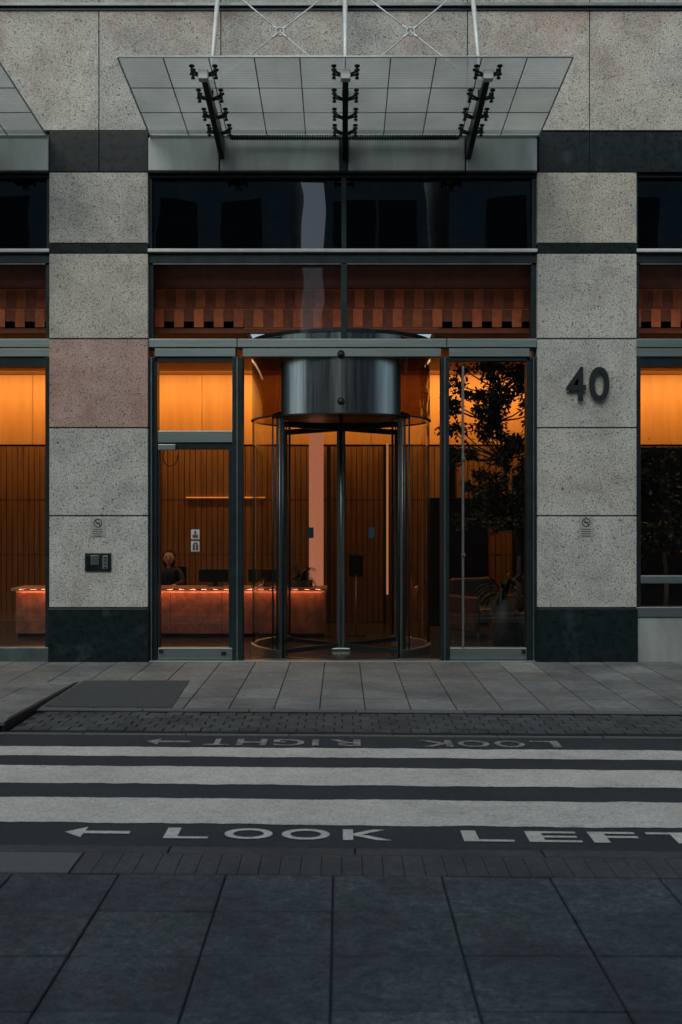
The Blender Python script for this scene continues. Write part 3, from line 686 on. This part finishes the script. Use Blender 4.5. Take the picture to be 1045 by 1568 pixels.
def chair(x,y,rot,mat):
    c=empty('lounge_chair',(x,y,0)); c.rotation_euler=(0,0,rot)
    boxes('seat',[(-.33,.33,-.33,.33,.22,.42)],mat,c,bevel=.05); boxes('back',[(-.36,.36,.28,.40,.2,.80)],mat,c,bevel=.05)
    boxes('arms',[(-.42,-.33,-.33,.33,.1,.58),(.33,.42,-.33,.33,.1,.58)],mat,c,bevel=.03)
    cyls('legs',[((sx*.34,sy*.3,.0),(sx*.34,sy*.3,.22),.014,.018) for sx in (-1,1) for sy in (-1,1)],STEELH,c)
LEA=M('brown_leather',(.025,.012,.007),.45,nscale=20,namt=.3)
chair(2.0,2.7,.5,LEA); chair(2.9,3.3,-.3,LEA)
ss=empty('floor_stand_sign',(.21,2.9,0)); cyl('pole',(0,0,0),(0,0,.85),.012,STEELH,ss); cyl('base',(0,0,0),(0,0,.02),.14,BLACK,ss,24); boxes('board',[(-.1,.1,-.01,.01,.82,1.12)],BLACK,ss,bevel=.004)

LEAF=M('dark_leaf',(.010,.016,.007),.5,nscale=6,namt=.5,attr=True,spec=.3); BARK=M('bark',(.03,.022,.015),.85,nscale=20,namt=.4)
POT=M('dark_planter',(.012,.011,.010),.6,nscale=10,namt=.3)
def tree(name,x,y,trunk,crowns,n,ls=.05,seed=1,pot=.22):
    rnd=random.Random(seed)
    T=empty(name,(x,y,0))
    cyl('planter',(0,0,0),(0,0,.42),pot*.8,POT,T,24,r2=pot); cyl('soil',(0,0,.40),(0,0,.424),pot*.9,BARK,T,20)
    seg=[];prev=Vector((0,0,.4)); r=.036
    for p in trunk:
        p=Vector(p); seg.append((tuple(prev),tuple(p),r,r*.85)); prev=p; r*=.85
    V=[];F=[];C=[]; tips=[]
    forks=[Vector(p) for p in trunk[len(trunk)//3:]]
    for (c,rad) in crowns:
        c=Vector(c); f=min(forks,key=lambda q:(q-c).length+(.4 if q.z>c.z else 0))
        m=(f+c)/2+Vector((rnd.uniform(-.05,.05),rnd.uniform(-.05,.05),-.04))
        seg.append((tuple(f),tuple(m),.014,.010)); seg.append((tuple(m),tuple(c),.010,.006))
        for k in range(6):
            d=Vector((rnd.gauss(0,1),rnd.gauss(0,1),rnd.gauss(0,.8))).normalized()*rad*rnd.uniform(.7,1.1)
            seg.append((tuple(c),tuple(c+d),.005,.002)); tips.append((c,c+d,rad))
    for i in range(n):
        c,t,rad=rnd.choice(tips)
        p=c.lerp(t,rnd.uniform(.2,1.15))+Vector((rnd.gauss(0,.26*rad),rnd.gauss(0,.26*rad),rnd.gauss(0,.26*rad)))
        d=Vector((rnd.gauss(0,1),rnd.gauss(0,1),rnd.gauss(-.5,.7))).normalized(); s=d.cross(Vector((rnd.gauss(0,1),rnd.gauss(0,1),rnd.gauss(0,1)))).normalized()
        l=ls*rnd.uniform(.6,1.3); b=len(V)
        V+=[tuple(p),tuple(p+d*l*.5+s*l*.26),tuple(p+d*l),tuple(p+d*l*.5-s*l*.26)]; F.append((b,b+1,b+2,b+3)); q=rnd.uniform(.5,1.8); C.append((q,q,q))
    cyls('trunk_and_limbs',seg,BARK,T,8)
    me=bpy.data.meshes.new('foliage'); me.from_pydata(V,[],F); me.update(); setcol(me,C); link('foliage',me,LEAF,T)
    return T
rc=random.Random(11)
crs=[]
for i in range(86):
    z=1.55+2.15*(i+.5)/86+rc.uniform(-.1,.1); wdt=.64*math.sin(min(1,max(.45,(4.2-z)/1.2))*PI/2)*(1 if z>2.1 else .75)
    crs.append(((-.32+rc.uniform(-wdt,wdt),rc.uniform(-.4,.4),z),rc.uniform(.09,.16)))
tree('indoor_fig_tree',2.33,1.75,[(-.03,0,.8),(-.02,0,1.15),(-.08,.02,1.5),(-.16,0,1.9),(-.22,.03,2.4),(-.28,0,2.9),(-.25,0,3.3)],crs,10500,.068,3)
crs=[((rc.uniform(-.5,.5),rc.uniform(-.3,.3),rc.uniform(1.2,2.5)),.18) for i in range(20)]
tree('indoor_fig_tree',4.25,1.9,[(.02,0,.8),(-.02,0,1.2),(.05,0,1.7),(0,0,2.1)],crs,2200,.09,4)
def fern(x,y,h,seed,sz=.35):
    rnd=random.Random(seed); T=empty('potted_plant',(x,y,0))
    cyl('planter',(0,0,0),(0,0,h),.12,POT,T,20,r2=.17)
    V=[];F=[];C=[]
    for i in range(40):
        a=rnd.uniform(0,2*PI);l=rnd.uniform(.6,1.2)*sz;up=rnd.uniform(.5,1.5)
        d=Vector((math.cos(a),math.sin(a),0)); s=Vector((-d.y,d.x,0))
        for k in range(7):
            t=k/6; p=Vector((0,0,h))+d*l*t*.8+Vector((0,0,l*(up*t-.95*t*t)*1.3)); w=.024*math.sin(PI*min(1,t*.9+.08))
            b=len(V); V+=[tuple(p+s*w),tuple(p-s*w)]
            if k: F.append((b-2,b-1,b+1,b)); C.append((1,1,1))
    me=bpy.data.meshes.new('fronds'); me.from_pydata(V,[],F); me.update(); setcol(me,C); link('fronds',me,LEAF,T)
fern(2.05,1.35,.62,1,.42); fern(-.56,2.75,.78,2,.3)

# ------------------------------------------------------------------ building across the street (behind the viewer; seen in reflections)
OB=empty('brick_building')
m,nt,o=newmat('red_brick'); p=nt.nodes.new('ShaderNodeBsdfPrincipled'); nt.links.new(p.outputs[0],o.inputs[0]); p.inputs['Roughness'].default_value=.85
g_=nt.nodes.new('ShaderNodeNewGeometry'); mp=nt.nodes.new('ShaderNodeMapping'); mp.inputs['Rotation'].default_value=(PI/2,0,0); nt.links.new(g_.outputs['Position'],mp.inputs[0])
bt=N(nt,'ShaderNodeTexBrick',Scale=2.,Color1=(.22,.11,.08,1),Color2=(.16,.085,.06,1),Mortar=(.25,.24,.22,1)); nt.links.new(mp.outputs[0],bt.inputs[0]); nt.links.new(bt.outputs[0],p.inputs[0])
CLAD=M('grey_cladding',(.26,.33,.35),.5,nscale=1.5,namt=.25)
boxes('walls',[(-24,-6,-32,-21,0,9.2),(-6,-1.6,-32,-21.3,0,9.2),(-.5,2.6,-32,-21.3,0,9.2),(3.3,24,-32,-21,0,9.2)],m,OB)  # gaps added between the blocks so sky strips reflect in the steel drum
boxes('upper_cladding',[(-24,-6,-32,-21.1,9.2,15.2),(-6,-1.6,-32,-21.4,9.2,14.4),(-.5,2.6,-32,-21.4,9.2,14.4),(3.3,24,-32,-21.1,9.2,16)],CLAD,OB)
WX=[-22,-20,-18,-16,-14,-12,-10,-8,-5,-3,.4,1.7,5,7,9,11,13,15,17,19,21]; ZZ=(1,3.9,6.8)
fy_=lambda x:-21.3 if -6<x<3 else -21
boxes('windows',[(x-.5,x+.5,fy_(x)-.02,fy_(x)+.03,z,z+1.9) for x in WX for z in ZZ]+[(x-.6,x+.6,fy_(x)-.12,fy_(x)-.07,z,z+1.6) for x in WX for z in (9.7,11.9)],BRONZE,OB)
boxes('window_heads',[(x-.6,x+.6,fy_(x)+.01,fy_(x)+.08,z+1.91,z+2.12) for x in WX for z in ZZ],KERB,OB)

# ------------------------------------------------------------------ light
w=bpy.data.worlds.new('World'); S.world=w; w.use_nodes=True; nt=w.node_tree
bg=nt.nodes['Background']; sky=nt.nodes.new('ShaderNodeTexSky'); sky.sky_type='NISHITA'; sky.sun_disc=False
EL,RO=math.radians(44),math.radians(200)
sky.sun_elevation=EL; sky.sun_rotation=RO; sky.air_density=1.0; sky.dust_density=1.8; sky.ozone_density=1.0
nt.links.new(sky.outputs[0],bg.inputs[0]); bg.inputs[1].default_value=.135
sd=bpy.data.lights.new('sun','SUN'); sd.energy=1.45; sd.angle=math.radians(55); sd.color=(.98,1,.84)
so=bpy.data.objects.new('sun',sd); COL.objects.link(so)
d=Vector((math.sin(RO)*math.cos(EL),math.cos(RO)*math.cos(EL),math.sin(EL)))
so.rotation_euler=d.to_track_quat('Z','Y').to_euler()
def area(name,loc,rot,sx,sy,en,col):
    l=bpy.data.lights.new(name,'AREA'); l.shape='RECTANGLE'; l.size=sx; l.size_y=sy; l.energy=en; l.color=col
    o=bpy.data.objects.new(name,l); o.location=loc; o.rotation_euler=rot; COL.objects.link(o); o.parent=B; return o
area('cove_lamp',(0,4.40,3.86),(math.radians(25),0,0),17,.12,200,(1,.54,.18))
area('ceiling_lamp',(-1,2.9,3.85),(0,0,0),8,.3,12,(1,.50,.22))
area('clerestory_fill',(0,.28,3.87),(math.radians(135),0,0),16,.06,9,(1,.55,.36))  # added light, hidden from view, brightens the red tile band

# ------------------------------------------------------------------ camera
cd=bpy.data.cameras.new('camera'); cam=bpy.data.objects.new('camera',cd); COL.objects.link(cam)
cam.location=(0,CY,CH); cam.rotation_euler=(PI/2,0,0)
cd.sensor_fit='HORIZONTAL'; cd.sensor_width=24; cd.lens=24*1742/1045.; cd.shift_y=6/1045.; cd.shift_x=.0
cd.clip_end=1000; cd.dof.use_dof=True; cd.dof.focus_distance=12.8; cd.dof.aperture_fstop=4.0
S.camera=cam
